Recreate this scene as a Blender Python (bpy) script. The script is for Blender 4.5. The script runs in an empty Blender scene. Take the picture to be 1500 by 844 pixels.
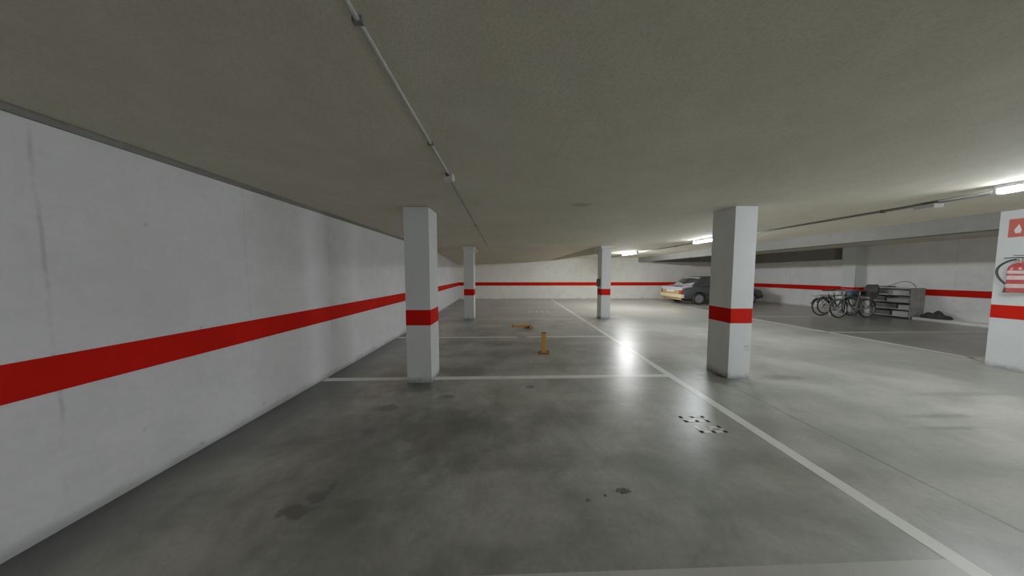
import bpy, bmesh, math, random
from mathutils import Vector, Matrix
random.seed(4)
scn = bpy.context.scene
C = scn.collection
PI = math.pi
V = Vector

# ------------------------------------------------------------------ materials
def new_mat(name):
    m = bpy.data.materials.new(name); m.use_nodes = True
    nt = m.node_tree
    return m, nt, nt.nodes['Principled BSDF']

class NB:
    """small helper to write shader maths"""
    def __init__(s, nt): s.nt = nt
    def n(s, t, **kw):
        nd = s.nt.nodes.new(t)
        for k, v in kw.items(): setattr(nd, k, v)
        return nd
    def put(s, sock, v):
        if hasattr(v, 'is_output') or isinstance(v, bpy.types.NodeSocket): s.nt.links.new(v, sock)
        else: sock.default_value = v
    def m(s, op, a, b=0.0, c=None, clamp=False):
        nd = s.n('ShaderNodeMath', operation=op, use_clamp=clamp)
        s.put(nd.inputs[0], a); s.put(nd.inputs[1], b)
        if c is not None: s.put(nd.inputs[2], c)
        return nd.outputs[0]
    def pos(s):
        g = s.n('ShaderNodeNewGeometry'); x = s.n('ShaderNodeSeparateXYZ')
        s.nt.links.new(g.outputs['Position'], x.inputs[0])
        return g.outputs['Position'], x.outputs[0], x.outputs[1], x.outputs[2]
    def noise(s, vec, scale, detail=4, rough=0.55, dist=0.0, stretch=None):
        if stretch:
            mp = s.n('ShaderNodeMapping'); mp.inputs['Scale'].default_value = stretch
            s.nt.links.new(vec, mp.inputs[0]); vec = mp.outputs[0]
        nd = s.n('ShaderNodeTexNoise'); nd.inputs['Scale'].default_value = scale
        nd.inputs['Detail'].default_value = detail; nd.inputs['Roughness'].default_value = rough
        nd.inputs['Distortion'].default_value = dist
        s.nt.links.new(vec, nd.inputs['Vector'])
        return nd.outputs[0]
    def ss(s, v, a, b, lo=0.0, hi=1.0):
        nd = s.n('ShaderNodeMapRange', interpolation_type='SMOOTHSTEP')
        s.put(nd.inputs[0], v)
        for i, q in enumerate((a, b, lo, hi)): nd.inputs[i+1].default_value = q
        return nd.outputs[0]
    def mix(s, f, a, b):
        nd = s.n('ShaderNodeMix', data_type='RGBA')
        s.put(nd.inputs[0], f); s.put(nd.inputs[6], a); s.put(nd.inputs[7], b)
        return nd.outputs[2]
    def bump(s, h, strength, dist=0.01):
        nd = s.n('ShaderNodeBump'); nd.inputs['Strength'].default_value = strength; nd.inputs['Distance'].default_value = dist
        s.nt.links.new(h, nd.inputs['Height']); return nd.outputs[0]

def c4(c): return (c[0], c[1], c[2], 1.0)

def simple(name, col, rough=0.5, metal=0.0, var=0.12, scale=25.0, spec=0.5):
    m, nt, b = new_mat(name); s = NB(nt)
    tc = s.n('ShaderNodeTexCoord')
    nz = s.noise(tc.outputs['Object'], scale, 3)
    f = s.ss(nz, 0.35, 0.68)
    lo = tuple(x*(1-var) for x in col); hi = tuple(min(1, x*(1+var)) for x in col)
    nt.links.new(s.mix(f, c4(lo), c4(hi)), b.inputs['Base Color'])
    b.inputs['Roughness'].default_value = rough; b.inputs['Metallic'].default_value = metal
    b.inputs['Specular IOR Level'].default_value = spec
    return m

def wall_mat(name, base, joints=(), axis='y', dirty=0.0, bands=()):
    """painted concrete with formwork joints, pits and a grubby foot"""
    m, nt, b = new_mat(name); s = NB(nt)
    P, x, y, z = s.pos()
    ax = y if axis == 'y' else x
    big = s.noise(P, 0.7, 5, 0.6)
    fine = s.noise(P, 22.0, 4, 0.65)
    col = s.mix(s.ss(big, 0.3, 0.7), c4([k*0.93 for k in base]), c4([min(1, k*1.05) for k in base]))
    # small pits
    vo = s.n('ShaderNodeTexVoronoi'); vo.inputs['Scale'].default_value = 3.4
    nt.links.new(P, vo.inputs['Vector'])
    pitn = s.noise(P, 1.6, 2)
    pit = s.m('MULTIPLY', s.ss(s.m('ADD', vo.outputs['Distance'], s.m('MULTIPLY', s.m('SUBTRACT', s.noise(P, 40, 2), .5), .06)), 0.02, 0.075, 1, 0), s.ss(pitn, 0.42, 0.58))
    col = s.mix(s.m('MULTIPLY', pit, 0.65), col, c4([k*0.45 for k in base]))
    mott = s.ss(fine, 0.30, 0.72)
    col = s.mix(s.m('MULTIPLY', mott, 0.22), col, c4([k*0.72 for k in base]))
    wob = s.m('MULTIPLY', s.m('SUBTRACT', s.noise(P, 1.7, 3), 0.5), 0.07)
    low = s.ss(z, .50, .72, 0.15, 1.0)
    for (j, w, k) in joints:
        d = s.m('ABSOLUTE', s.m('ADD', s.m('SUBTRACT', ax, j), wob))
        ln = s.m('MULTIPLY', s.ss(d, w*0.15, w, 1, 0), s.m('MULTIPLY', low, s.ss(s.noise(P, 6.0, 4), 0.36, 0.62, 0.15, 1.0)))
        col = s.mix(s.m('MULTIPLY', ln, k), col, c4([k2*0.42 for k2 in base]))
    for (j, w, k) in bands:
        d = s.m('ABSOLUTE', s.m('SUBTRACT', ax, j))
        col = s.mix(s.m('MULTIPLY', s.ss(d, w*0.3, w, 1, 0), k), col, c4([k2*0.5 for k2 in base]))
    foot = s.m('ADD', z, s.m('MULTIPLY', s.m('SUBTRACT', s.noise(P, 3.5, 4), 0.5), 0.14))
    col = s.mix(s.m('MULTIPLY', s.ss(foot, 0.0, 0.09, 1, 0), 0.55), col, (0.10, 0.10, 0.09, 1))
    clo = s.ss(s.noise(P, 3.0, 6, .7), .40, .66)
    col = s.mix(s.m('MULTIPLY', clo, .22), col, c4([k*.6 for k in base]))
    nt.links.new(col, b.inputs['Base Color'])
    b.inputs['Roughness'].default_value = 0.75
    b.inputs['Specular IOR Level'].default_value = 0.25
    nt.links.new(s.bump(fine, 0.12, 0.01), b.inputs['Normal'])
    return m

def floor_mat():
    m, nt, b = new_mat('power_floated_concrete'); s = NB(nt)
    P, x, y, z = s.pos()
    big = s.noise(P, 0.45, 5, 0.6, 0.6)
    med = s.noise(P, 1.9, 6, 0.65, 0.4)
    fine = s.noise(P, 30.0, 3, 0.6)
    streak = s.noise(P, 1.0, 5, 0.6, 0.3, stretch=(0.35, 2.2, 1))
    dark = (0.125, 0.126, 0.104, 1); light = (0.38, 0.376, 0.325, 1)
    f = s.m('ADD', s.m('MULTIPLY', big, 0.5), s.m('ADD', s.m('MULTIPLY', med, 0.35), s.m('MULTIPLY', streak, 0.25)))
    col = s.mix(s.ss(f, 0.43, 0.67), dark, light)
    # aisle is paler than the bays, the right hand bays darkest
    aisle = s.m('MULTIPLY', s.ss(x, 0.2, 3.4), s.ss(x, 8.1, 8.3, 1, 0))
    col = s.mix(s.m('MULTIPLY', aisle, 0.75), col, s.mix(s.ss(f, 0.42, 0.69), (0.25, 0.265, 0.225, 1), (0.46, 0.45, 0.39, 1)))
    col = s.mix(s.m('MULTIPLY', s.ss(x, 8.15, 8.3), 0.45), col, (0.085, 0.087, 0.085, 1))
    # warm rusty tint patches
    tint = s.m('MULTIPLY', s.ss(s.noise(P, 0.9, 3), 0.52, 0.70), 0.25)
    col = s.mix(tint, col, (0.19, 0.155, 0.10, 1))
    back = s.m('MULTIPLY', s.ss(y, 7.5, 10.5), 0.5)  # warm light over the back area painted into the floor colour
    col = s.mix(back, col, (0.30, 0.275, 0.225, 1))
    # grime along the left wall
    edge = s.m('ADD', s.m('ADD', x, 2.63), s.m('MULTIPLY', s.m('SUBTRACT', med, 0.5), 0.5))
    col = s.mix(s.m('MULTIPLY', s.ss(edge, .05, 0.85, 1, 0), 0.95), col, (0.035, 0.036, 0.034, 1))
    # oil stains, scuffs, soft dark patches at the column feet: (x, y, rx, ry, strength, softness, value)
    n1 = s.m('MULTIPLY', s.m('SUBTRACT', s.noise(P, 7.0, 4, 0.6), 0.5), 1.8)
    n2 = s.m('MULTIPLY', s.m('SUBTRACT', s.noise(P, 45.0, 3, 0.6), 0.5), 2.6)
    n3 = s.m('MULTIPLY', s.m('SUBTRACT', s.noise(P, 11.0, 5, 0.65), 0.5), 3.0)
    spots = [(0.80, 1.61, .055, .026, .95, .3, .02, n2), (0.66, 1.575, .014, .010, .9, .4, .02, n2), (0.535, 1.545, .022, .013, .9, .4, .02, n2),
             (-1.34, 1.50, .13, .06, .8, .5, .05, n3), (-1.30, 1.60, .08, .05, .7, .5, .05, n3), (-1.245, 1.70, .035, .05, .65, .5, .055, n3), (-1.33, 2.28, .10, .06, .55, .5, .04, n1),
             (-1.20, 3.22, .50, .26, .8, .8, .045, n1), (-1.35, 2.72, .16, .07, .7, .5, .03, n1), (-0.75, 2.95, .12, .07, .6, .6, .04, n1),
             (-1.55, 2.35, .75, .38, .45, .9, .055, n1), (-0.45, 2.25, .8, .45, .45, .9, .055, n1), (-0.95, 1.75, .8, .4, .40, .9, .055, n1),
             (0.35, 1.25, 1.0, .25, .25, .9, .06, n1), (-0.7, 3.75, .5, .3, .4, .9, .06, n1), (-0.3, 4.6, 1.0, .35, .35, .9, .06, n1),
             (3.05, 3.40, .38, .26, .85, .8, .035, n1), (3.95, 3.45, .42, .12, .6, .8, .06, n1), (2.75, 3.75, .5, .18, .5, .9, .06, n1), (4.6, 2.45, .6, .05, .5, .7, .08, n1), (4.35, 2.25, .4, .04, .5, .7, .08, n1), (5.6, 2.9, .9, .07, .4, .8, .09, n1),
             (0.30, 3.20, .07, .05, .8, .5, .04, n2), (0.42, 2.45, .20, .10, .30, .6, .05, n2),
             (3.2, 8.25, .65, .28, .85, .8, .05, n1), (-1.3, 8.2, .5, .25, .4, .8, .06, n1), (2.5, 1.75, .35, .16, .35, .9, .07, n1), (1.9, 1.9, .4, .12, .35, .8, .07, n1)]
    for (cx, cy, rx, ry, k, sf, val, nn) in spots:
        dx = s.m('DIVIDE', s.m('SUBTRACT', x, cx), rx); dy = s.m('DIVIDE', s.m('SUBTRACT', y, cy), ry)
        d = s.m('ADD', s.m('SQRT', s.m('ADD', s.m('MULTIPLY', dx, dx), s.m('MULTIPLY', dy, dy))), nn)
        col = s.mix(s.m('MULTIPLY', s.ss(d, 1-sf, 1+sf*0.3, 1, 0), k), col, (val, val, val*0.92, 1))
    # sawn joint from the column to the front
    wob = s.m('MULTIPLY', s.m('SUBTRACT', s.noise(P, 0.8, 2), 0.5), 0.05)
    j = s.m('ABSOLUTE', s.m('ADD', s.m('SUBTRACT', x, 3.0), wob))
    jl = s.m('MULTIPLY', s.ss(j, 0.003, 0.012, 1, 0), s.m('MULTIPLY', s.ss(y, 3.35, 3.45, 1, 0), s.ss(s.noise(P, 3.0, 3), .3, .6, .4, 1)))
    col = s.mix(s.m('MULTIPLY', jl, 0.85), col, (0.03, 0.03, 0.028, 1))
    col = s.mix(s.m('MULTIPLY', s.ss(fine, 0.35, 0.7), 0.18), col, (0.10, 0.10, 0.09, 1))
    nt.links.new(col, b.inputs['Base Color'])
    rg = s.m('ADD', s.m('MULTIPLY', med, 0.05), 0.278)
    nt.links.new(rg, b.inputs['Roughness'])
    b.inputs['Specular IOR Level'].default_value = 0.45
    h = s.m('ADD', s.m('MULTIPLY', s.noise(P, 60, 2), 0.4), s.noise(P, 9, 3))
    nt.links.new(s.bump(h, 0.05, 0.008), b.inputs['Normal'])
    return m

def ceiling_mat(name, a, bcol):
    m, nt, b = new_mat(name); s = NB(nt)
    P, x, y, z = s.pos()
    big = s.noise(P, 0.8, 5, 0.6, 0.3)
    med = s.noise(P, 6.0, 4, 0.6)
    grain = s.noise(P, 75.0, 3, 0.7)
    col = s.mix(s.ss(s.m('ADD', s.m('MULTIPLY', big, .6), s.m('MULTIPLY', med, .4)), 0.32, 0.68), c4(a), c4(bcol))
    col = s.mix(s.m('MULTIPLY', s.ss(grain, 0.42, 0.7), 0.30), col, c4([k*0.55 for k in a]))
    # damp smudge on the slab
    dx = s.m('DIVIDE', s.m('SUBTRACT', x, 1.0), .18); dy = s.m('DIVIDE', s.m('SUBTRACT', y, 3.32), .10)
    d = s.m('ADD', s.m('SQRT', s.m('ADD', s.m('MULTIPLY', dx, dx), s.m('MULTIPLY', dy, dy))), s.m('MULTIPLY', s.m('SUBTRACT', s.noise(P, 20, 3), .5), 1.6))
    col = s.mix(s.m('MULTIPLY', s.ss(d, .6, 1.1, 1, 0), .4), col, (0.06, 0.06, 0.055, 1))
    nt.links.new(col, b.inputs['Base Color'])
    b.inputs['Roughness'].default_value = 0.9; b.inputs['Specular IOR Level'].default_value = 0.15
    nt.links.new(s.bump(grain, 0.45, 0.012), b.inputs['Normal'])
    return m

def column_mat(name, base, scuff=None):
    m, nt, b = new_mat(name); s = NB(nt)
    P, x, y, z = s.pos()
    n1 = s.noise(P, 4.0, 5, .6); fine = s.noise(P, 30, 3)
    col = s.mix(s.ss(n1, .35, .7), c4([k*.94 for k in base]), c4(base))
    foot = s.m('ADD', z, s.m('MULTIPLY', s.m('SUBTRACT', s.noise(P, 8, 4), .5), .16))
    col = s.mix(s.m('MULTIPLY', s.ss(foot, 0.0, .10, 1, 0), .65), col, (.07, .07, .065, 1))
    if scuff:
        cx, cz, w = scuff
        for dz in (0.0, -.028, -.06):
            a = s.ss(s.m('ABSOLUTE', s.m('SUBTRACT', z, cz+dz)), .004, .010, 1, 0)
            e = s.ss(s.m('ABSOLUTE', s.m('SUBTRACT', x, cx)), w*.8, w, 1, 0)
            col = s.mix(s.m('MULTIPLY', s.m('MULTIPLY', a, e), .6 if dz == 0 else .35), col, (.12, .10, .10, 1))
    nt.links.new(col, b.inputs['Base Color'])
    b.inputs['Roughness'].default_value = .6; b.inputs['Specular IOR Level'].default_value = .3
    nt.links.new(s.bump(fine, .08, .01), b.inputs['Normal'])
    return m

def paint_mat(name, col, worn, wear, rough=0.55, scale=9.0, spec=.35):
    """paint worn through in patches to the colour beneath"""
    m, nt, b = new_mat(name); s = NB(nt)
    P, x, y, z = s.pos()
    n = s.noise(P, scale, 6, .7, .4); v = s.noise(P, 2.0, 3)
    c = s.mix(s.ss(v, .35, .7), c4([k*.9 for k in col]), c4(col))
    c = s.mix(s.ss(n, wear, wear+.16), c, c4(worn))
    nt.links.new(c, b.inputs['Base Color'])
    b.inputs['Roughness'].default_value = rough; b.inputs['Specular IOR Level'].default_value = spec
    return m

def emit_mat(name, col, strength):
    m, nt, b = new_mat(name)
    b.inputs['Base Color'].default_value = c4(col)
    b.inputs['Emission Color'].default_value = c4(col)
    b.inputs['Emission Strength'].default_value = strength
    return m

LAMP = 75.0
M = dict(
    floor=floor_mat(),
    ceiling=ceiling_mat('ceiling_olive_render', (0.56, 0.530, 0.41), (0.66, 0.630, 0.50)),
    soffit=ceiling_mat('ceiling_warm_lit', (0.50, 0.45, 0.33), (0.60, 0.54, 0.42)),  # same ceiling, with the warm light of the back area put into its colour
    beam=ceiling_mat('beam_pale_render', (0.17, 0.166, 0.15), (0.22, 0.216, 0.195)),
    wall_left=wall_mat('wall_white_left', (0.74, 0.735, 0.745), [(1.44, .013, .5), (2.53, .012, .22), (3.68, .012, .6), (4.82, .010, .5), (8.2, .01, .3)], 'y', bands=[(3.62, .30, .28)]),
    wall_back=wall_mat('wall_white_back', (0.86, 0.85, 0.76), [(1.2, .03, .25), (4.4, .03, .35), (7.2, .03, .2), (-1.0, .03, .2)], 'x'),
    wall_right=wall_mat('wall_white_right', (0.84, 0.84, 0.83), [(5.0, .02, .3), (7.4, .02, .3), (11.9, .02, .3)], 'y'),
    red=paint_mat('red_stripe_paint', (0.58, 0.006, 0.0015), (0.50, 0.006, 0.002), .62, .7, 4.0, .06),
    line=paint_mat('white_line_paint', (0.74, 0.74, 0.67), (0.42, 0.42, 0.37), .58, .30),
    line_dull=paint_mat('dull_line_paint', (0.44, 0.44, 0.385), (0.36, 0.36, 0.315), .5, .30, 3.0),
    line_worn=paint_mat('worn_line_paint', (0.55, 0.55, 0.50), (0.30, 0.30, 0.27), .48, .30),
    column=column_mat('column_white', (0.64, 0.66, 0.66)),
    column_scuffed=column_mat('column_white_scuffed', (0.70, 0.73, 0.73), (3.415, .475, .045)),
    conduit=simple('grey_plastic_conduit', (0.33, 0.33, 0.30), .5),
    conduit_dark=simple('dark_grey_conduit', (0.11, 0.115, 0.115), .5),
    boxgrey=simple('pale_grey_plastic', (0.55, 0.55, 0.50), .45),
    black=simple('black_rubber', (0.012, 0.012, 0.013), .6),
    dark=simple('dark_grey_plastic', (0.035, 0.035, 0.037), .5),
    steel=simple('brushed_steel', (0.55, 0.55, 0.56), .32, 1.0),
    chrome=simple('chrome', (0.75, 0.75, 0.76), .15, 1.0),
    kerb=simple('kerb_white_paint', (0.82, 0.82, 0.80), .6, var=.12, scale=6),
    diffuser=emit_mat('lamp_diffuser', (0.90, 0.96, 1.0), LAMP),
    diffuser_bright=emit_mat('lamp_diffuser_boosted', (0.95, 0.97, 0.98), LAMP*2.7),  # far lamp boosted to brighten the back wall
    diffuser_added=emit_mat('lamp_diffuser_added', (0.95, 0.96, 1.0), LAMP*.8),  # for the unseen lamp added over the right hand bays
    lamp_body=simple('lamp_housing_white', (0.68, 0.70, 0.72), .4),
    amber=paint_mat('amber_barrier_paint', (0.62, 0.27, 0.05), (0.24, 0.11, 0.04), .58, .4, 14),
    rust=simple('rusty_steel', (0.17, 0.085, 0.035), .7, var=.4),
    carpaint=simple('car_dark_grey_paint', (0.055, 0.057, 0.062), .25, .3),
    glass=simple('car_tinted_glass', (0.05, 0.055, 0.055), .06, 0, .05, spec=.8),
    glass_reflect=simple('car_rear_glass_reflect', (0.50, 0.50, 0.48), .3, 0, .05, spec=1.0),  # ceiling reflection painted in as a pale base colour
    bumper=simple('bumper_warm_lit', (0.78, 0.64, 0.38), .45),  # beige is warm light painted into the bumper
    golden_lit=simple('tail_panel_warm_lit', (0.50, 0.32, 0.09), .4),  # gold is warm light painted on the tail, also the amber lens colour
    decklid=simple('boot_lid_reflect', (0.60, 0.58, 0.62), .35, 0),  # pale tone is reflected light painted onto the dark lid
    taillight=simple('red_tail_lamp', (0.32, 0.02, 0.015), .2),
    plate=simple('white_number_plate', (0.80, 0.80, 0.76), .4, var=.03),
    lampglass=simple('headlamp_glass', (0.6, 0.62, 0.62), .1),
    rim=simple('grey_wheel_rim', (0.26, 0.26, 0.27), .35, .5),
    ext_red=simple('extinguisher_red', (0.50, 0.045, 0.045), .25, var=.05),
    ext_label=simple('extinguisher_label', (0.72, 0.52, 0.50), .5, var=.06),
    sign_red=simple('sign_red', (0.50, 0.055, 0.030), .45, var=.04),
    sign_white=simple('sign_white', (0.80, 0.76, 0.74), .45, var=.03),
    bike_black=simple('bicycle_black_paint', (0.018, 0.019, 0.02), .3),
    bike_green=simple('bicycle_dark_green_paint', (0.02, 0.05, 0.03), .3),
    bike_grey=simple('bicycle_grey_paint', (0.10, 0.10, 0.105), .35, .3),
    blue=simple('dull_blue_plastic', (0.07, 0.12, 0.17), .5),
    board=simple('grey_board', (0.27, 0.27, 0.26), .7, var=.18, scale=5),
    shelfb=simple('pale_shelf_board', (0.55, 0.55, 0.52), .6),
    boxA=simple('pale_carton', (0.5, 0.5, 0.48), .8),
    boxB=simple('dark_carton', (0.10, 0.10, 0.10), .8),
    cloth=simple('dark_grey_cloth', (0.035, 0.035, 0.036), .95, var=.4, scale=14),
)

# ------------------------------------------------------------------ mesh helpers
class MB:
    def __init__(s): s.bm = bmesh.new()
    def box(s, x0, y0, z0, x1, y1, z1, bev=0.0, mat=None, seg=2):
        r = bmesh.ops.create_cube(s.bm, size=1.0)
        vs = r['verts']
        bmesh.ops.scale(s.bm, vec=(x1-x0, y1-y0, z1-z0), verts=vs)
        bmesh.ops.translate(s.bm, vec=((x0+x1)/2, (y0+y1)/2, (z0+z1)/2), verts=vs)
        if bev > 0:
            es = list({e for v in vs for e in v.link_edges})
            r2 = bmesh.ops.bevel(s.bm, geom=es, offset=bev, segments=seg, affect='EDGES', profile=.5)
            vs = list({v for f in r2['faces'] for v in f.verts} | {v for v in vs if v.is_valid})
        if mat is not None: bmesh.ops.transform(s.bm, matrix=mat, verts=vs)
        return vs
    def tube(s, pts, r, seg=8, closed=False, cap=True):
        pts = [V(p) for p in pts]; n = len(pts); rings = []
        rr = r if isinstance(r, (list, tuple)) else [r]*n
        prev = None
        for i, p in enumerate(pts):
            if closed: t = pts[(i+1) % n]-pts[(i-1) % n]
            else: t = pts[min(i+1, n-1)]-pts[max(i-1, 0)]
            t.normalize()
            if prev is None:
                a = V((0, 0, 1)) if abs(t.z) < .9 else V((1, 0, 0))
                u = t.cross(a).normalized()
            else:
                u = (prev-t*prev.dot(t)).normalized()
            prev = u; w = t.cross(u)
            rings.append([s.bm.verts.new(p+(u*math.cos(2*PI*k/seg)+w*math.sin(2*PI*k/seg))*rr[i]) for k in range(seg)])
        for i in range(n if closed else n-1):
            A, B = rings[i], rings[(i+1) % n]
            for k in range(seg):
                try: s.bm.faces.new((A[k], A[(k+1) % seg], B[(k+1) % seg], B[k]))
                except ValueError: pass
        if cap and not closed:
            s.bm.faces.new(list(reversed(rings[0]))); s.bm.faces.new(rings[-1])
    def ring(s, c, R, r, axis='y', seg=32, rseg=8):
        c = V(c); pts = []
        for k in range(seg):
            a = 2*PI*k/seg; q = (math.cos(a)*R, math.sin(a)*R)
            pts.append(c+(V((q[0], 0, q[1])) if axis == 'y' else V((0, q[0], q[1])) if axis == 'x' else V((q[0], q[1], 0))))
        s.tube(pts, r, rseg, closed=True)
    def lathe(s, prof, c=(0, 0, 0), axis='z', seg=24):
        """prof: list of (radius, height)"""
        c = V(c); rings = []
        for (r, h) in prof:
            ring = []
            for k in range(seg):
                a = 2*PI*k/seg; u, w = math.cos(a)*r, math.sin(a)*r
                p = V((u, w, h)) if axis == 'z' else V((u, h, w)) if axis == 'y' else V((h, u, w))
                ring.append(s.bm.verts.new(c+p))
            rings.append(ring)
        for A, B in zip(rings, rings[1:]):
            for k in range(seg): s.bm.faces.new((A[k], A[(k+1) % seg], B[(k+1) % seg], B[k]))
        s.bm.faces.new(list(reversed(rings[0]))); s.bm.faces.new(rings[-1])
    def poly(s, pts):
        return s.bm.faces.new([s.bm.verts.new(p) for p in pts])
    def hexa(s, b, t):
        """b, t: four bottom and four top points"""
        vb = [s.bm.verts.new(p) for p in b]; vt = [s.bm.verts.new(p) for p in t]
        s.bm.faces.new(list(reversed(vb))); s.bm.faces.new(vt)
        for i in range(4): s.bm.faces.new((vb[i], vb[(i+1) % 4], vt[(i+1) % 4], vt[i]))
    def loft(s, rings, cap=True):
        R = [[s.bm.verts.new(p) for p in r] for r in rings]
        n = len(R[0])
        for A, B in zip(R, R[1:]):
            for k in range(n): s.bm.faces.new((A[k], A[(k+1) % n], B[(k+1) % n], B[k]))
        if cap:
            s.bm.faces.new(list(reversed(R[0]))); s.bm.faces.new(R[-1])
    def prism(s, prof, y0, y1):
        """prof: list of (x, z) extruded along y"""
        A = [s.bm.verts.new((x, y0, z)) for x, z in prof]; B = [s.bm.verts.new((x, y1, z)) for x, z in prof]
        n = len(prof)
        s.bm.faces.new(A); s.bm.faces.new(list(reversed(B)))
        for k in range(n): s.bm.faces.new((A[k], B[k], B[(k+1) % n], A[(k+1) % n]))
    def build(s, name, mat, parent=None, smooth=False, loc=None):
        bmesh.ops.recalc_face_normals(s.bm, faces=s.bm.faces)
        me = bpy.data.meshes.new(name); s.bm.to_mesh(me); s.bm.free()
        me.materials.append(mat)
        if smooth:
            me.shade_smooth()
            me.set_sharp_from_angle(angle=math.radians(38))
        o = bpy.data.objects.new(name, me); C.objects.link(o)
        if parent is not None: o.parent = parent
        if loc is not None: o.location = loc
        return o

def tag(o, label=None, cat=None, group=None, kind=None):
    if label: o['label'] = label
    if cat: o['category'] = cat
    if group: o['group'] = group
    if kind: o['kind'] = kind
    return o

def thing(name, label, cat, loc=(0, 0, 0), rot=(0, 0, 0), group=None, kind=None):
    o = bpy.data.objects.new(name, None); C.objects.link(o)
    o.location = loc; o.rotation_euler = rot; o.empty_display_size = .1
    return tag(o, label, cat, group, kind)

def copy_tree(o, parent=None):
    c = o.copy(); C.objects.link(c)
    if parent is not None: c.parent = parent
    for ch in list(o.children): copy_tree(ch, c)
    return c

# ------------------------------------------------------------------ the setting
XL, XR, YB, YF, H = -2.63, 13.9, 14.75, -9.0, 2.40
def HZ(x): return 2.415+.0105*x      # the slab rises slightly to the right
HR = 2.58          # ceiling beyond the long beam
BX0, BX1 = 7.86, 8.20

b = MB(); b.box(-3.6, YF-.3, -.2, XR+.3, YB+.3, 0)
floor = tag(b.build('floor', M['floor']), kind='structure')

b = MB()
xa, xb = -3.6, BX0+.2
b.hexa([(xa, YF-.3, HZ(xa)), (xb, YF-.3, HZ(xb)), (xb, YB+.3, HZ(xb)), (xa, YB+.3, HZ(xa))],
       [(xa, YF-.3, 2.77), (xb, YF-.3, 2.77), (xb, YB+.3, 2.77), (xa, YB+.3, 2.77)])
b.box(BX0+.2, YF-.3, HR, XR+.3, YB+.3, HR+.19)
tag(b.build('ceiling', M['ceiling']), kind='structure')

# left wall, bending slightly outwards beyond the first column
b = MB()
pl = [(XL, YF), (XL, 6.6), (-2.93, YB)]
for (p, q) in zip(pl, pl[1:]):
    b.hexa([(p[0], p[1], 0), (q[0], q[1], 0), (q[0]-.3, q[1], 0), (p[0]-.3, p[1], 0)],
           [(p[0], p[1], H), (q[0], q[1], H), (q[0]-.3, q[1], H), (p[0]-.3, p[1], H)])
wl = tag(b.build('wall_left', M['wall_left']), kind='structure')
b = MB()
for (p, q) in zip(pl, pl[1:]):
    e = .003
    b.hexa([(p[0]-.02, p[1], .82), (q[0]-.02, q[1], .82), (q[0]+e, q[1], .82), (p[0]+e, p[1], .82)],
           [(p[0]-.02, p[1], 1.03), (q[0]-.02, q[1], 1.03), (q[0]+e, q[1], 1.03), (p[0]+e, p[1], 1.03)])
tag(b.build('red_stripe', M['red'], wl), 'red painted stripe along the white wall')

b = MB(); b.box(-3.3, YB, 0, XR+.3, YB+.3, HR)
wb = tag(b.build('wall_back', M['wall_back']), kind='structure')
b = MB(); b.box(-2.93, YB-.003, .82, XR, YB+.02, 1.03)
tag(b.build('red_stripe', M['red'], wb), 'red painted stripe along the back wall')

b = MB(); b.box(XR, YF, 0, XR+.3, YB, HR)
wr = tag(b.build('wall_right', M['wall_right']), kind='structure')
b = MB(); b.box(XR-.003, YF, .80, XR+.02, YB, 1.01)
tag(b.build('red_stripe', M['red'], wr), 'red painted stripe along the far side wall')

b = MB(); b.box(-3.3, YF-.3, 0, XR+.3, YF, HR)
tag(b.build('wall_front', M['wall_right']), kind='structure')

# shadow gap / cove under the slab along the left wall
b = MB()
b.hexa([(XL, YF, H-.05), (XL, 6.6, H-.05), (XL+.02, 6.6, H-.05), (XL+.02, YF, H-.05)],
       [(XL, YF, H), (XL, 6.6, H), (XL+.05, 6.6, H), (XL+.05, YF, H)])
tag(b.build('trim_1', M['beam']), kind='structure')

# long dropped beam over the right hand column row
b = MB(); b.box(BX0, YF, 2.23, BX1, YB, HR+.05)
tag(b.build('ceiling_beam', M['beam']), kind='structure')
# low duct boxing along the back wall and far side wall
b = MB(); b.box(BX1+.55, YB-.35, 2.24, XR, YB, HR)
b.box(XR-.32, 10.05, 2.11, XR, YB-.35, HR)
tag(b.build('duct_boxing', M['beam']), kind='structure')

# slab stepping down towards the back left corner, with its edge beam
b = MB()
rows = []
for k in range(7):
    t = k/6; y = 8.3+(YB-8.3)*t
    xl = XL-.02 if y < 6.6 else XL+(-.30)*(y-6.6)/(YB-6.6)
    xr = 3.02+(2.50-3.02)*t
    xs = [xl, xl*.5, 0, 1.2, xr]
    zb = [2.07, 2.11, 2.15, 2.21, 2.345]
    rows.append([(xs[i], y, HZ(xs[i])-.002+(zb[i]-HZ(xs[i]))*(t**1.05)) for i in range(5)])
g = [[b.bm.verts.new(p) for p in r] for r in rows]
top = [[b.bm.verts.new((p[0], p[1], HZ(p[0])+.01)) for p in r] for r in rows]
for A, B in zip(g, g[1:]):
    for i in range(4): b.bm.faces.new((A[i], A[i+1], B[i+1], B[i]))
for A, B in zip(top, top[1:]):
    for i in range(4): b.bm.faces.new((A[i], B[i], B[i+1], A[i+1]))
for i in range(4):
    b.bm.faces.new((g[0][i], top[0][i], top[0][i+1], g[0][i+1])); b.bm.faces.new((g[-1][i], g[-1][i+1], top[-1][i+1], top[-1][i]))
for k in range(6):
    b.bm.faces.new((g[k][0], g[k+1][0], top[k+1][0], top[k][0])); b.bm.faces.new((g[k][4], top[k][4], top[k+1][4], g[k+1][4]))
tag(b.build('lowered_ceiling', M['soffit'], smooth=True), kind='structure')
b = MB()
b.hexa([(3.0, 8.5, 2.19), (3.42, 8.5, 2.19), (2.85, YB, 2.335), (2.48, YB, 2.335)],
       [(3.0, 8.5, H+.06), (3.42, 8.5, H+.06), (2.85, YB, H+.06), (2.48, YB, H+.06)])
tag(b.build('edge_beam', M['ceiling']), kind='structure')

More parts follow.
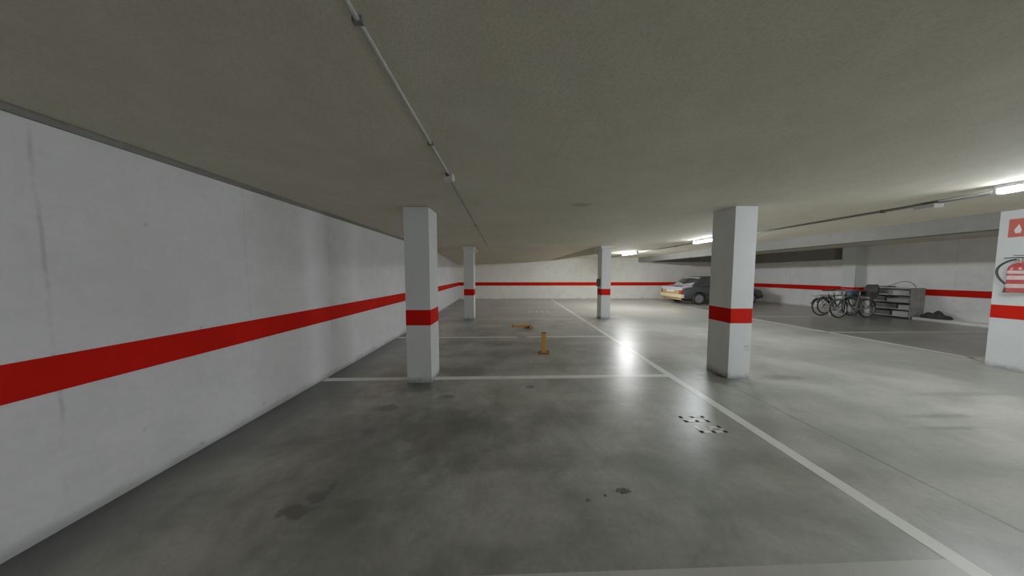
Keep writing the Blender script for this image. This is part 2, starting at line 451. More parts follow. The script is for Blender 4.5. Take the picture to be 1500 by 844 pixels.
# pale kerb along the far side wall
b = MB(); b.box(13.42, 3.2, 0, XR, 7.88, .085, .012)
tag(b.build('kerb', M['kerb']), kind='structure')

# ---- painted floor markings: thin films, children of the floor
def line(x0, y0, x1, y1, w, mat='line', label=None, n=1):
    b = MB(); d = V((x1-x0, y1-y0, 0)); nrm = V((-d.y, d.x, 0)).normalized()*w/2
    p, q = V((x0, y0, 0)), V((x1, y1, 0)); z0, z1 = V((0, 0, -.001)), V((0, 0, .0018))
    b.hexa([p-nrm+z0, q-nrm+z0, q+nrm+z0, p+nrm+z0], [p-nrm+z1, q-nrm+z1, q+nrm+z1, p+nrm+z1])
    o = b.build('painted_line', M[mat], floor)
    if label: o['label'] = label
LX = lambda y: 2.36+(y-1.2)*.0195
line(LX(-4), -4, LX(YB), YB-.02, .105)
for y, m in ((-3.4, 'line'), (1.095, 'line_dull'), (3.50, 'line'), (5.80, 'line'), (8.17, 'line_worn'), (10.9, 'line_worn'), (13.1, 'line_worn')):
    x1 = LX(y)-.05
    if y == 5.80:
        line(XL+.02, y-.01, .22, y, .085); line(.45, y+.02, x1, y+.05, .085)
    else:
        line(XL-.1 if y > 8 else XL+.02, y-.03, x1, y+.03, .10 if y < 5 else .085, m)
line(8.33, 3.7, 8.17, YB-.05, .085)
for y in (1.4, 4.2, 6.15, 8.55, 11.2): line(8.25, y, 13.35, y, .08, 'line_worn')

SEG = dict(zip('abcdefg', range(7)))
def digit(b, segs, ox, oy, w, h, t):
    """seven stroke digit read from the aisle: up is -x, right is +y"""
    z0, z1 = -.001, .002
    def st(u0, v0, u1, v1): b.box(ox-v1, oy+u0, z0, ox-v0, oy+u1, z1)
    for k in segs:
        if k == 'a': st(0, h-t, w, h)
        if k == 'd': st(0, 0, w, t)
        if k == 'g': st(0, h/2-t/2, w, h/2+t/2)
        if k == 'f': st(0, h/2, t, h)
        if k == 'b': st(w-t, h/2, w, h)
        if k == 'e': st(0, 0, t, h/2)
        if k == 'c': st(w-t, 0, w, h/2)
b = MB()
digit(b, 'acdefg', 2.09, 2.215, .105, .26, .036)
digit(b, 'abcdefg', 2.06, 2.385, .105, .26, .036)
tag(b.build('painted_number', M['line'], floor), 'bay number painted beside the long white line')
b = MB()
for x, w in ((.87, .05), (1.16, .08), (1.36, .08), (1.58, .08)): b.box(x-w/2, 9.60, -.001, x+w/2, 9.92, .002)
tag(b.build('painted_mark', M['line'], floor), 'row of four short white dashes')

# ------------------------------------------------------------------ columns
def column(x0, y0, x1, y1, label, mat='column', h=None, stripe=(.80, 1.02), cap=None):
    cx, cy = (x0+x1)/2, (y0+y1)/2
    h = h or HZ(x0)-.002
    t = thing('concrete_column', label, 'column', (cx, cy, 0), kind='thing')
    hx, hy = (x1-x0)/2, (y1-y0)/2
    b = MB(); b.box(-hx, -hy, 0, hx, hy, h, .004)
    b.build('shaft', M[mat], t)
    b = MB(); e = .002
    b.box(-hx-e, -hy-e, stripe[0], hx+e, hy+e, stripe[1], .008)
    b.build('red_stripe', M['red'], t)
    if cap:
        b = MB(); b.box(-hx-cap, -hy-cap, h-.10, hx+cap, hy+cap, h+.002, .01)
        b.build('capital', M[mat], t)
    return t
column(-1.39, 3.34, -1.055, 3.72, 'white concrete column with red stripe standing close to the long striped wall')
column(3.16, 3.41, 3.475, 3.79, 'white concrete column with scuffs below its red stripe, large, beside the long white line', 'column_scuffed')
column(-1.445, 8.09, -1.125, 8.47, 'slim-looking distant white column with red stripe, behind the near column by the wall', cap=.03)
column(3.115, 8.13, 3.425, 8.50, 'distant white column with red stripe and a bright ceiling lamp behind it', cap=.05)
column(7.84, 3.47, 8.18, 3.84, 'white column carrying the fire extinguisher and red sign', 'column', h=2.493)
column(13.50, 9.35, XR-.003, 9.72, 'pale column standing against the side wall behind the bicycles', h=HR-.002, stripe=(.79, 1.00))

# ------------------------------------------------------------------ ceiling services
t = thing('conduit', 'thin grey conduit running along the ceiling toward the far column', 'conduit', (0, 0, 0))
b = MB(); b.tube([(-.525, -6, 2.397), (-.53, 2.24, 2.397)], .010); b.build('pipe', M['conduit'], t, True)
b = MB(); b.tube([(-.55, 2.39, 2.400), (-.66, 8.15, 2.398)], .008); b.build('pipe', M['conduit_dark'], t, True)
for y in (.93, -.6, 1.75, 4.6, 6.8):
    xx = -.53 if y < 2.3 else -.55-.019*(y-2.38)
    b = MB(); b.box(xx-.018, y-.008, 2.386, xx+.018, y+.008, HZ(xx)); b.build('clip', M['conduit_dark'], t)
t = thing('junction_box', 'small pale square junction box on the ceiling conduit', 'junction box', (-.54, 2.315, HZ(-.56)))
b = MB(); b.box(-.045, -.045, -.045, .045, .045, 0, .008); b.build('body', M['boxgrey'], t)
b = MB(); b.box(-.038, -.038, -.053, .038, .038, -.045, .004); b.build('lid', M['boxgrey'], t)
b = MB(); b.tube([(0, -.07, -.017), (0, -.045, -.017)], .016); b.build('gland', M['dark'], t)
b = MB(); b.tube([(0, .045, -.017), (0, .07, -.017)], .016); b.build('gland', M['dark'], t)

t = thing('emergency_light', 'small pale emergency light fixed high beside the far column', 'light', (-1.123, 8.28, 2.27))
b = MB(); b.box(0, -.13, -.05, .03, .13, .05, .008); b.build('base', M['lamp_body'], t)
b = MB(); b.box(.03, -.12, -.042, .11, .12, .042, .020); b.build('cover', M['boxgrey'], t)
b = MB(); b.tube([(.02, 0, .05), (.02, 0, .145)], .010); b.build('cable_entry', M['conduit'], t)

t = thing('conduit', 'dark conduit running along the ceiling over the line of lamps', 'conduit', (0, 0, 0))
b = MB(); b.tube([(5.70, -8, 2.455), (5.70, 14.6, 2.455)], .018); b.build('pipe', M['conduit_dark'], t, True)
b = MB(); b.tube([(5.62, -8, 2.457), (5.62, 3.17, 2.457)], .013); b.build('pipe', M['conduit'], t, True)
for k in range(9):
    y = -5.5+k*2.3
    b = MB(); b.box(5.67, y-.012, 2.43, 5.73, y+.012, HZ(5.67)); b.build('clip', M['dark'], t)
t = thing('junction_box', 'flat grey junction box where the lamp conduit doubles, near the extinguisher column', 'junction box', (5.66, 3.27, HZ(5.6)-.038))
b = MB(); b.box(-.065, -.085, -.05, .065, .085, 0, .008); b.build('body', M['conduit'], t)
b = MB(); b.box(-.055, -.075, -.057, .055, .075, -.05, .004); b.build('lid', M['boxgrey'], t)

def lamp(y1, label, X=5.36, k='diffuser'):
    t = thing('fluorescent_lamp', label, 'lamp', (X, y1-.62, HZ(X-.055) if X < 8 else HR), group='fluorescent lamps over the driving aisle')
    b = MB(); b.box(-.055, -.63, -.045, .055, .63, 0, .010); b.build('housing', M['lamp_body'], t)
    b = MB(); n = 14
    prof = [(-.050, -.045)]+[(-.050*math.cos(PI*k/8), -.045-.055*math.sin(PI*k/8)) for k in range(1, 8)]+[(.050, -.045)]
    b.prism(prof, -.60, .60); b.build('diffuser', M[k], t, True)
    for s_ in (-1, 1):
        b = MB(); b.box(-.053, min(s_*.60, s_*.632), -.103, .053, max(s_*.60, s_*.632), -.043, .01); b.build('end_cap', M['lamp_body'], t)
    return t
lamp(2.65, 'lit fluorescent ceiling lamp above the extinguisher column')
lamp(7.03, 'lit fluorescent ceiling lamp partly hidden behind the large scuffed column')
lamp(11.40, 'lit fluorescent ceiling lamp farthest away, next to the distant column', k='diffuser_bright')
lamp(.6, 'unseen fluorescent lamp added over the bays beside the kerb, behind the extinguisher column', 11.3, 'diffuser_added')  # unseen, added to lift the light in the right hand bays
for y in (-1.7, -6.05): lamp(y, 'unseen fluorescent lamp added behind the viewpoint')  # unseen, added behind the camera to raise the light level

# ------------------------------------------------------------------ fire extinguisher and sign on the column
t = thing('fire_extinguisher', 'red fire extinguisher with black hose hanging on the white column', 'fire extinguisher', (7.738, 3.60, 1.22))
b = MB(); b.lathe([(.050, 0), (.080, .012), (.084, .03), (.084, .36), (.078, .40), (.055, .435), (.026, .45), (.024, .475)], seg=28)
b.build('cylinder', M['ext_red'], t, True)
for z0, z1 in ((.075, .135), (.20, .26), (.29, .335)):
    b = MB(); b.lathe([(.0852, z0), (.0852, z1)], seg=28); b.build('label_band', M['ext_label'], t, True)
b = MB(); b.lathe([(.022, .470), (.024, .478), (.024, .52), (.015, .53)], seg=16); b.build('valve', M['steel'], t, True)
b = MB(); b.box(-.018, -.02, .525, .018, .12, .540, .004); b.box(-.014, -.015, .556, .014, .11, .568, .004, Matrix.Rotation(.10, 4, 'X')); b.build('handle', M['black'], t)
b = MB()
hp = []
for k in range(17):
    a = k/16
    ang = PI*.5*1.0+PI*1.0*a
    hp.append((-.02-.02*math.sin(PI*a), .115*math.sin(PI*a)**.75+.02*(1-a)+.055*a, .505-.40*a**1.3))
b.tube(hp, .0125, 8); b.build('hose', M['black'], t, True)
b = MB(); b.tube([(-.02, .062, .13), (-.022, .07, .07), (-.022, .074, .0)], [.015, .020, .026], 10); b.build('nozzle', M['black'], t, True)
b = MB(); b.box(.075, -.03, .33, .105, .03, .44, .004); b.build('bracket', M['dark'], t)

t = thing('safety_sign', 'square red sign with white extinguisher pictogram on the column', 'sign', (7.834, 3.62, 2.215))
b = MB(); b.box(-.004, -.14, -.14, .004, .14, .14, .001); b.build('panel', M['sign_red'], t)
b = MB()
x = -.0046
def q(pts): b.poly([(x, -u, v) for u, v in pts])          # u to the reader's right (the reader looks +x)
q([(.015, -.085), (.075, -.085), (.075, .03), (.062, .05), (.028, .05), (.015, .03)])
q([(.036, .05), (.054, .05), (.054, .072), (.036, .072)])
q([(.02, .072), (.085, .086), (.085, .098), (.02, .084)])
q([(-.012, -.05), (.000, -.05), (.008, .068), (.036, .060), (.036, .070), (-.002, .080)])
q([(-.085, -.08), (-.045, -.08), (-.038, -.03), (-.052, .015), (-.060, .055), (-.075, .02), (-.095, -.03)])
b.build('pictogram', M['sign_white'], t)

t = thing('alarm_box', 'small dark box fixed on the side of the distant column', 'box', (3.115, 8.31, 1.22))
b = MB(); b.box(-.085, -.06, -.13, 0, .06, .13, .015); b.build('case', M['dark'], t)
b = MB(); b.box(-.092, -.035, -.02, -.085, .035, .06, .004); b.build('front_plate', M['rust'], t)

# ------------------------------------------------------------------ parking barriers
t = thing('parking_barrier', 'upright amber metal parking post standing in the empty bay', 'parking barrier', (.68, 4.60, 0))
b = MB(); b.box(-.11, -.07, 0, .10, .08, .010, .003); b.build('base_plate', M['rust'], t)
b = MB(); b.box(-.040, -.035, .012, .040, .035, .385, .012); b.build('post', M['amber'], t)
b = MB(); b.box(-.042, -.037, .383, .042, .037, .402, .008); b.build('cap', M['rust'], t)
b = MB(); b.tube([(-.075, 0, .035), (.075, 0, .035)], .018, 10); b.build('hinge', M['rust'], t, True)
for s_ in (-1, 1):
    b = MB(); b.prism([(s_*.058-.006, .008), (s_*.058+.006, .008), (s_*.058+.006, .075), (s_*.058-.006, .075)], -.035, .035); b.build('bracket', M['amber'], t)
b = MB(); b.box(.065, -.030, .012, .105, .012, .055, .006); b.build('padlock', M['rust'], t)

t = thing('parking_barrier', 'amber parking post folded flat on the floor beyond the upright post', 'parking barrier', (.44, 6.82, 0), (0, 0, .06))
b = MB(); b.box(.02, -.10, 0, .27, .10, .010, .003); b.build('base_plate', M['rust'], t)
b = MB(); b.box(-.30, -.045, .030, .16, .045, .095, .012); b.build('post', M['amber'], t)
b = MB(); b.box(-.318, -.047, .028, -.298, .047, .097, .008); b.build('cap', M['rust'], t)
b = MB(); b.tube([(.16, -.09, .055), (.16, .09, .055)], .020, 10); b.build('hinge', M['rust'], t, True)
for s_ in (-1, 1):
    b = MB(); b.box(.11, s_*.062-.006, .008, .22, s_*.062+.006, .095, .002); b.build('bracket', M['amber'], t)
b = MB(); b.box(.10, -.10, .010, .15, -.072, .060, .006); b.build('padlock', M['black'], t)

# ------------------------------------------------------------------ car (local: x forward, y across, rear bumper at x = 0)
def make_car():
    t = thing('car', 'dark grey saloon car parked with its rear bumper, coloured by warm light, toward the aisle', 'car', (8.5, 12.75, 0))
    hw = .84
    st = [  # x, z bottom, z shoulder, z top centre, half width
        (.10, .34, .74, .87, .76), (.16, .30, .80, .90, .80), (.40, .27, .84, .915, .825), (.80, .24, .86, .93, hw), (1.4, .20, .87, .92, hw),
        (2.2, .19, .87, .91, hw), (3.0, .20, .86, .91, hw), (3.3, .22, .83, .885, hw), (3.75, .25, .78, .84, .82), (4.05, .28, .72, .78, .795), (4.18, .34, .66, .70, .76)]
    rings = []
    for (x, zb, zs, zt, w) in st:
        m = (zb+zs)/2
        half = [(w*.88, zb), (w*.97, zb+.07), (w, m-.03), (w*.995, m+.05), (w*.965, zs-.02), (w*.90, zs+.02), (w*.55, zt-.006)]
        r = [(x, y, z) for y, z in half]+[(x, 0, zt)]+[(x, -y, z) for y, z in reversed(half)]+[(x, 0, zb)]
        rings.append(r)
    b = MB(); b.loft(rings)
    body = b.build('body', M['carpaint'], t, True)
    # wheel arches cut out
    cutters = []
    for wx in (.93, 3.53):
        b = MB(); b.lathe([(.345, -1.2), (.345, -.60)], (wx, 0, .30), 'y', 28); b.lathe([(.345, .60), (.345, 1.2)], (wx, 0, .30), 'y', 28)
        c = b.build('cutter', M['black'], t); cutters.append(c)
        md = body.modifiers.new('arch', 'BOOLEAN'); md.object = c; md.operation = 'DIFFERENCE'; md.solver = 'EXACT'
    dg = bpy.context.evaluated_depsgraph_get(); dg.update()
    me = bpy.data.meshes.new_from_object(body.evaluated_get(dg))
    body.modifiers.clear(); body.data = me
    for c in cutters: bpy.data.objects.remove(c)
    me.materials.clear(); me.materials.append(M['carpaint'])
    # cabin shell
    def ring(x0, x1, z, w): return (x0, x1, z, w)
    prof = [(.62, .90, .76), (1.05, 1.26, .655), (1.30, 1.365, .60), (1.55, 1.395, .585), (2.05, 1.395, .585), (2.30, 1.365, .60), (2.52, 1.27, .65), (3.10, .885, .76)]
    rings = []
    for (x, z, w) in prof:
        wb = .77
        rings.append([(x, -wb, .86), (x, -w, max(z-.035, .87)), (x, -w*.86, z), (x, 0, z+.012), (x, w*.86, z), (x, w, max(z-.035, .87)), (x, wb, .86)])
    b = MB(); b.loft(rings); cab = b.build('cabin', M['carpaint'], t, True)
    # glazing, just proud of the shell
    def pane(name, pts, mat, off):
        b = MB(); off = V(off)
        p = [V(a)+off for a in pts]; n = len(p)
        A = [b.bm.verts.new(a) for a in p]; B = [b.bm.verts.new(a-off*1.6) for a in p]
        b.bm.faces.new(A); b.bm.faces.new(list(reversed(B)))
        for k in range(n): b.bm.faces.new((A[k], B[k], B[(k+1) % n], A[(k+1) % n]))
        return b.build(name, M[mat], t)
    pane('rear_window', [(.68, -.66, .935), (.68, .66, .935), (1.22, .50, 1.340), (1.22, -.50, 1.340)], 'glass_reflect', (-.014, 0, .020))
    pane('windscreen', [(3.02, -.68, .935), (2.36, -.52, 1.352), (2.36, .52, 1.352), (3.02, .68, .935)], 'glass', (.016, 0, .020))
    for s_ in (-1, 1):
        def sp(x, u): # u 0 belt .. 1 cant rail
            z = .90+u*.40; w = .775-.145*u
            return (x, s_*w, z)
        pane('side_window', [sp(1.12, .05), sp(1.36, .92), sp(1.80, .95), sp(1.84, .05)], 'glass', (0, s_*.012, .006))
        pane('side_window', [sp(1.92, .05), sp(1.88, .95), sp(2.30, .92), sp(2.74, .05)], 'glass', (0, s_*.012, .006))
        b = MB(); b.box(.62, min(s_*.838, s_*.852), .50, 3.95, max(s_*.838, s_*.852), .545, .004); b.build('side_moulding', M['black'], t)
        for hx in (1.40, 2.15):
            b = MB(); b.box(hx, min(s_*.815, s_*.850), .755, hx+.14, max(s_*.815, s_*.850), .785, .008); b.build('door_handle', M['black'], t)
        b = MB(); b.box(2.78, min(s_*.80, s_*.93), .90, 2.90, max(s_*.80, s_*.93), 1.0, .03); b.build('wing_mirror', M['black'], t, True)
        b = MB(); b.box(1.865, min(s_*.833, s_*.842), .28, 1.873, max(s_*.833, s_*.842), .86); b.build('door_gap', M['black'], t)
        b = MB(); b.box(2.80, min(s_*.833, s_*.842), .30, 2.808, max(s_*.833, s_*.842), .84); b.build('door_gap', M['black'], t)
    # rear
    b = MB(); b.box(.055, -.70, .50, .14, .70, .70, .012); b.build('rear_panel', M['golden_lit'], t)
    b = MB(); b.loft([[(.085, y, .70), (.085, y, .875-.03*abs(y)), (.62, y*.98, .945-.02*abs(y)), (.62, y*.98, .88)] for y in (-.76, -.5, 0, .5, .76)]); b.build('boot_lid', M['decklid'], t)
    for s_ in (-1, 1):
        b = MB(); b.box(.04, min(s_*.64, s_*.79), .52, .20, max(s_*.64, s_*.79), .71, .02); b.build('tail_light', M['taillight'], t)
        b = MB(); b.box(.035, min(s_*.42, s_*.63), .53, .10, max(s_*.42, s_*.63), .69, .01); b.build('reverse_light', M['golden_lit'], t)
    b = MB(); b.box(.02, -.30, .60, .055, .30, .715, .008); b.build('license_plate', M['plate'], t)
    b = MB()
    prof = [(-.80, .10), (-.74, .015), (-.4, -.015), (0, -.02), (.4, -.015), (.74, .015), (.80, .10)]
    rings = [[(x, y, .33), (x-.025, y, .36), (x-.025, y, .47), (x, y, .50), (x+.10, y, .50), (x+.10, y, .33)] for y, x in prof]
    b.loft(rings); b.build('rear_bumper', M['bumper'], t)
    b = MB(); b.box(.06, -.72, .22, .16, .72, .34, .02); b.build('rear_valance', M['golden_lit'], t)
    b = MB(); b.tube([(.0, .40, .24), (.30, .40, .25)], .025, 10); b.build('exhaust_pipe', M['rust'], t, True)
    # front
    b = MB()
    rings = [[(4.26-x, y, .32), (4.285-x, y, .36), (4.285-x, y, .47), (4.26-x, y, .50), (4.12-x, y, .50), (4.12-x, y, .32)] for y, x in ((-.80, .12), (-.7, .03), (0, 0), (.7, .03), (.80, .12))]
    b.loft(rings); b.build('front_bumper', M['black'], t)
    b = MB(); b.box(4.14, -.36, .52, 4.21, .36, .66, .01); b.build('grille', M['black'], t)
    for s_ in (-1, 1):
        b = MB(); b.box(4.10, min(s_*.40, s_*.74), .53, 4.215, max(s_*.40, s_*.74), .66, .015); b.build('headlight', M['lampglass'], t)
    # wheels
    for wx in (.93, 3.53):
        for s_ in (-1, 1):
            b = MB(); prof = [(.20, -.085), (.275, -.09), (.298, -.06), (.30, 0), (.298, .06), (.275, .09), (.20, .085)]
            b.lathe(prof, (wx, s_*.735, .30), 'y', 32); w = b.build('wheel', M['black'], t, True)
            b = MB(); y0 = s_*.825
            b.lathe([(.195, y0-s_*.01), (.20, y0+s_*.008), (.17, y0+s_*.002), (.06, y0+s_*.016), (.03, y0+s_*.02)], (wx, 0, .30), 'y', 24); b.build('hubcap', M['rim'], w, True)
    b = MB(); b.box(.35, -.62, .17, 3.95, .62, .27); b.build('underbody', M['black'], t)
    return t
make_car()

# ------------------------------------------------------------------ bicycles (local: x forward, rear hub at x = 0)
def make_bike(label, loc, rz, lean, frame_mat, tyre=.327, extra=None, sm='black', basket=None):
    t = thing('bicycle', label, 'bicycle', loc, (lean, 0, rz), group=None)
    R = tyre; wb = 1.04
    bb, seat_top, head_t, head_b = V((.43, 0, .27)), V((.27, 0, .78)), V((.86, 0, .80)), V((.885, 0, .66))
    b = MB()
    b.tube([bb, V((.29, 0, .72)), seat_top], .016); b.tube([(.30, 0, .70), head_t-V((0, 0, .04))], .015); b.tube([bb, head_b], .018); b.tube([head_t, head_b], .020)
    for s_ in (-1, 1):
        b.tube([bb+V((0, s_*.03, 0)), (0, s_*.065, R)], .009); b.tube([(.295, s_*.02, .70), (0, s_*.065, R)], .009)
    b.build('frame', M[frame_mat], t, True)
    b = MB()
    b.tube([head_b, (.90, 0, .62)], .02)
    for s_ in (-1, 1): b.tube([(.90, s_*.05, .62), (.935, s_*.05, .5), (wb, s_*.05, R)], .012)
    b.tube([(.90, -.055, .62), (.90, .055, .62)], .016)
    b.build('fork', M[frame_mat], t, True)
    for wx in (0, wb):
        b = MB(); b.ring((wx, 0, R), R-.022, .022, 'y', 36, 8); w = b.build('wheel', M['black'], t, True)
        b = MB(); b.ring((wx, 0, R), R-.05, .010, 'y', 36, 6)
        b.build('rim', M['steel'], w, True)
        b = MB()
        for k in range(16):
            a = 2*PI*k/16; y = .025 if k % 2 else -.025
            b.tube([(wx, y, R), (wx+math.cos(a)*(R-.05), 0, R+math.sin(a)*(R-.05))], .0022, 4)
        b.tube([(wx, -.065, R), (wx, .065, R)], .018, 10); b.build('spokes', M['steel'], w, True)
    for wx, a0, a1 in ((0, .15, 2.9), (wb, .4, 2.6)):
        b = MB(); n = 14
        pts = [(wx+math.cos(a0+(a1-a0)*k/n)*(R+.022), R+math.sin(a0+(a1-a0)*k/n)*(R+.022)) for k in range(n+1)]
        b.loft([[(x, -.028, z), (x, .028, z), (x, .028, z+.004), (x, -.028, z+.004)] for x, z in pts]); b.build('mudguard', M[frame_mat], t, True)
    b = MB(); b.tube([seat_top, (.255, 0, .90)], .012); b.build('seat_post', M['steel'], t, True)
    b = MB()
    sec = [(.12, .075, .92), (.16, .085, .93), (.24, .065, .93), (.32, .030, .925), (.40, .016, .918)]
    b.loft([[(x, -w, z-.03), (x, -w, z), (x, 0, z+.016), (x, w, z), (x, w, z-.03)] for x, w, z in sec]); b.build('saddle', M[sm], t, True)
    b = MB(); b.tube([head_t, (.84, 0, .89), (.90, 0, .91)], .012)
    b.tube([(.76, -.28, .93), (.84, -.22, .95), (.90, -.08, .92), (.90, .08, .92), (.84, .22, .95), (.76, .28, .93)], .011); hb = b.build('handlebar', M['steel'], t, True)
    for s_ in (-1, 1):
        b = MB(); b.tube([(.74, s_*.285, .927), (.83, s_*.235, .948)], .016); b.build('grip', M['black'], hb, True)
    b = MB(); b.lathe([(.095, -.05), (.10, -.046), (.095, -.042)], bb, 'y', 24)
    b.tube([bb+V((0, -.055, 0)), bb+V((.12, -.07, -.12))], .010); b.tube([bb+V((0, .055, 0)), bb+V((-.12, .07, .12))], .010); cr = b.build('crankset', M['steel'], t, True)
    for s_ in (-1, 1):
        b = MB(); p = bb+V((-s_*.12, s_*.115, s_*.12)); b.box(p.x-.045, p.y-.045, p.z-.012, p.x+.045, p.y+.045, p.z+.012, .004); b.build('pedal', M['black'], cr)
    b = MB(); b.tube([bb+V((0, -.047, .095)), (0, -.047, R+.035)], .004, 5); b.tube([bb+V((0, -.047, -.095)), (0, -.047, R-.035)], .004, 5); b.build('chain', M['dark'], t)
    b = MB(); b.tube([(.16, -.05, .30), (.12, -.17, .012)], .008); b.build('kickstand', M['steel'], t, True)
    if extra in ('rack', 'crate', 'seat'):
        b = MB(); zt = 2*R+.06
        for s_ in (-1, 1):
            b.tube([(-.28, s_*.06, zt), (.22, s_*.06, zt)], .007, 6); b.tube([(0, s_*.075, R), (-.10, s_*.07, zt)], .006, 6)
        for x in (-.28, -.12, .05, .22): b.tube([(x, -.06, zt), (x, .06, zt)], .006, 6)
        b.build('rear_rack', M['dark'], t, True)
    if extra == 'crate':
        b = MB(); z0 = 2*R+.07
        b.box(-.30, -.16, z0, .12, .16, z0+.012)
        for (x0, y0, x1, y1) in ((-.30, -.16, -.288, .16), (.108, -.16, .12, .16), (-.30, -.16, .12, -.148), (-.30, .148, .12, .16)): b.box(x0, y0, z0, x1, y1, z0+.20)
        b.build('crate', M['blue'], t)
    if extra == 'seat':
        b = MB(); z0 = 2*R+.08
        b.loft([[(x, -w, z), (x, w, z), (x+.05, w, z+.02), (x+.05, -w, z+.02)] for x, w, z in ((-.14, .15, z0), (-.16, .17, z0+.10), (-.20, .17, z0+.28), (-.24, .12, z0+.40))])
        b.box(-.14, -.15, z0, .14, .15, z0+.06, .02)
        for s_ in (-1, 1): b.box(-.12, s_*.15-.015, z0, .12, s_*.15+.015, z0+.15, .012); b.box(.06, s_*.20-.05, z0-.34, .20, s_*.20+.05, z0-.30, .01); b.box(.09, s_*.17-.02, z0-.32, .15, s_*.17+.02, z0+.02, .01)
        b.build('child_seat', M['black'], t, True)
    if basket:
        b = MB()
        for k in range(6):
            z = .70+k*.045; g_ = .11+k*.008
            b.tube([(1.0-g_, -g_-.03, z), (1.0+g_, -g_-.03, z), (1.0+g_, g_+.03, z), (1.0-g_, g_+.03, z)], .004, 5, closed=True)
        for k in range(8):
            for s_ in (-1, 1):
                u = -1+2*k/7; b.tube([(1.0+u*.11, s_*.14, .70), (1.0+u*.15, s_*.18, .925)], .003, 4); b.tube([(1.0+s_*.11, u*.14, .70), (1.0+s_*.15, u*.18, .925)], .003, 4)
        b.tube([(.89, 0, .78), (.86, 0, .80)], .01); b.box(.89, -.14, .70, 1.11, .14, .71); b.build('basket', M[basket], t)
        b = MB(); b.box(.875, -.14, .72, 1.125, .14, .90, .04); b.build('basket_liner', M[basket], t)
    return t
make_bike('black bicycle with a blue front basket, its rear wheel outermost in the row', (11.35, 8.66, 0), -.04, -.05, 'bike_black', extra='rack', basket='blue')
make_bike('dark green bicycle standing behind the black one, nearest the pale wall column', (12.08, 9.12, 0), .0, .05, 'bike_green', extra='rack')
make_bike('grey bicycle with a black child seat, nearest the shelf unit', (12.42, 8.24, 0), PI+.03, .04, 'bike_grey', extra='seat')

# ------------------------------------------------------------------ shelf unit and what lies on it
SX, SY = 13.42, 7.92
t = thing('shelf_unit', 'low grey open shelf unit standing at the end of the kerb', 'shelf', (SX, SY, 0))
D, L, HT = .46, .92, 1.05
for y in (0, L-.03):
    b = MB(); b.box(0, y, 0, D, y+.03, HT, .003); b.build('side_panel', M['board'], t)
b = MB(); b.box(D-.015, .03, .03, D, L-.03, HT-.01); b.build('back_panel', M['board'], t)
for z in (.05, .30, .54, .78, HT-.03):
    b = MB(); b.box(.005, .03, z, D-.015, L-.03, z+.022, .002); b.build('shelf', M['shelfb'], t)
for i, (y0, y1, z, h, m, lab) in enumerate((
        (.06, .40, .072, .16, 'boxA', 'pale carton on the bottom shelf, nearest the kerb'), (.46, .84, .072, .14, 'boxB', 'dark carton at the inner end of the bottom shelf'),
        (.06, .28, .322, .13, 'boxA', 'small pale carton on the second lowest shelf'), (.34, .82, .322, .15, 'boxB', 'long dark carton on the second lowest shelf'),
        (.08, .55, .562, .10, 'boxA', 'flat pale carton on the third shelf up'), (.60, .85, .562, .16, 'boxB', 'dark upright carton on the third shelf up'),
        (.07, .42, .802, .13, 'boxA', 'pale carton on the top inside shelf'))):
    b = MB(); b.box(.0, y0, 0, .34, y1, h, .004)
    tag(b.build('carton', M[m], loc=(SX+.03, SY, z+.001)), lab, 'box', 'cartons on the shelf unit')
b = MB()
pts = [(0, .86, .012), (0, .62, .03), (0, .45, .12), (.02, .30, .20), (.03, .16, .19), (.03, .06, .10), (.04, .02, .014)]
fine = []
for i in range(len(pts)-1):
    for k in range(5):
        a = k/5; p0 = V(pts[max(i-1, 0)]); p1 = V(pts[i]); p2 = V(pts[i+1]); p3 = V(pts[min(i+2, len(pts)-1)])
        fine.append(.5*((2*p1)+(-p0+p2)*a+(2*p0-5*p1+4*p2-p3)*a*a+(-p0+3*p1-3*p2+p3)*a**3))
fine.append(V(pts[-1]))
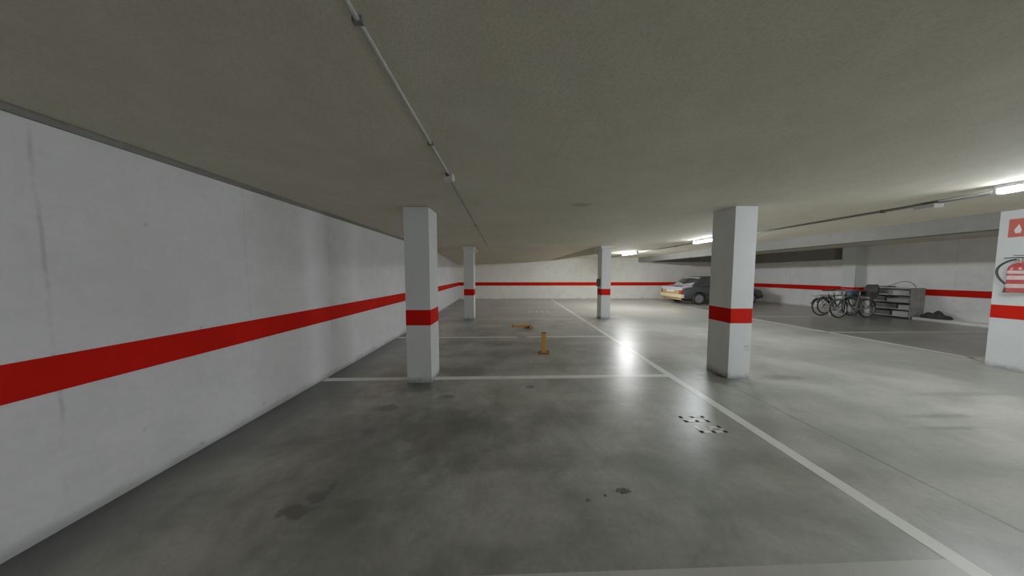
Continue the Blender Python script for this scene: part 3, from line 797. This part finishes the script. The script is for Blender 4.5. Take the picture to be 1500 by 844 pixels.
b.tube(fine, .012, 8)
tag(b.build('hose', M['conduit_dark'], loc=(SX+.15, SY+.02, HT+.001), smooth=True), 'bent grey hose arching over the top of the shelf unit', 'hose')
b = MB(); b.box(0, 0, 0, .23, .24, .035, .004)
tag(b.build('board', M['black'], loc=(SX+.21, SY+.62, HT+.001)), 'small black board lying flat on the shelf unit', 'board')

# dark heap of cloth on the kerb
b = MB()
r = bmesh.ops.create_icosphere(b.bm, subdivisions=4, radius=1.0)
rnd = random.Random(9)
ph = [(rnd.uniform(3, 9), rnd.uniform(3, 9), rnd.uniform(0, 6)) for _ in range(6)]
for v in b.bm.verts:
    x, y, z = v.co
    n = sum(math.sin(a*x+c)*math.cos(bb_*y+c) for a, bb_, c in ph)*.05
    hgt = max(0, z)**.8
    v.co = V((.20*x*(1+n), .27*y*(1+n*.8), .19*hgt*(1+n*2.2)*(1-.35*abs(y)) + (.002 if z < 0 else 0)))
tag(b.build('cloth_heap', M['cloth'], loc=(13.64, 7.55, .086), smooth=True), 'dark grey heap of cloth lying on the white kerb', 'cloth')

# ------------------------------------------------------------------ world, camera
w = bpy.data.worlds.new('world'); scn.world = w; w.use_nodes = True
bg = w.node_tree.nodes['Background']; bg.inputs[0].default_value = (.5, .55, .6, 1); bg.inputs[1].default_value = .05

cam = bpy.data.cameras.new('camera'); co = bpy.data.objects.new('camera', cam); C.objects.link(co)
cam.sensor_width = 36; cam.lens = 36*360/1500; cam.clip_start = .02
p = math.atan(20/360); a = math.atan(6/360*math.cos(p))
fw = V((math.sin(a)*math.cos(p), math.cos(a)*math.cos(p), -math.sin(p)))
co.location = (0, 0, 1.5)
co.rotation_euler = fw.to_track_quat('-Z', 'Y').to_euler()
scn.camera = co

scn.view_settings.view_transform = 'Standard'
scn.view_settings.look = 'None'
scn.view_settings.exposure = 0.33
scn.view_settings.gamma = 1.45
scn.cycles.max_bounces = 10; scn.cycles.diffuse_bounces = 6
scn.cycles.use_denoising = True
scn.cycles.sample_clamp_indirect = 8.0
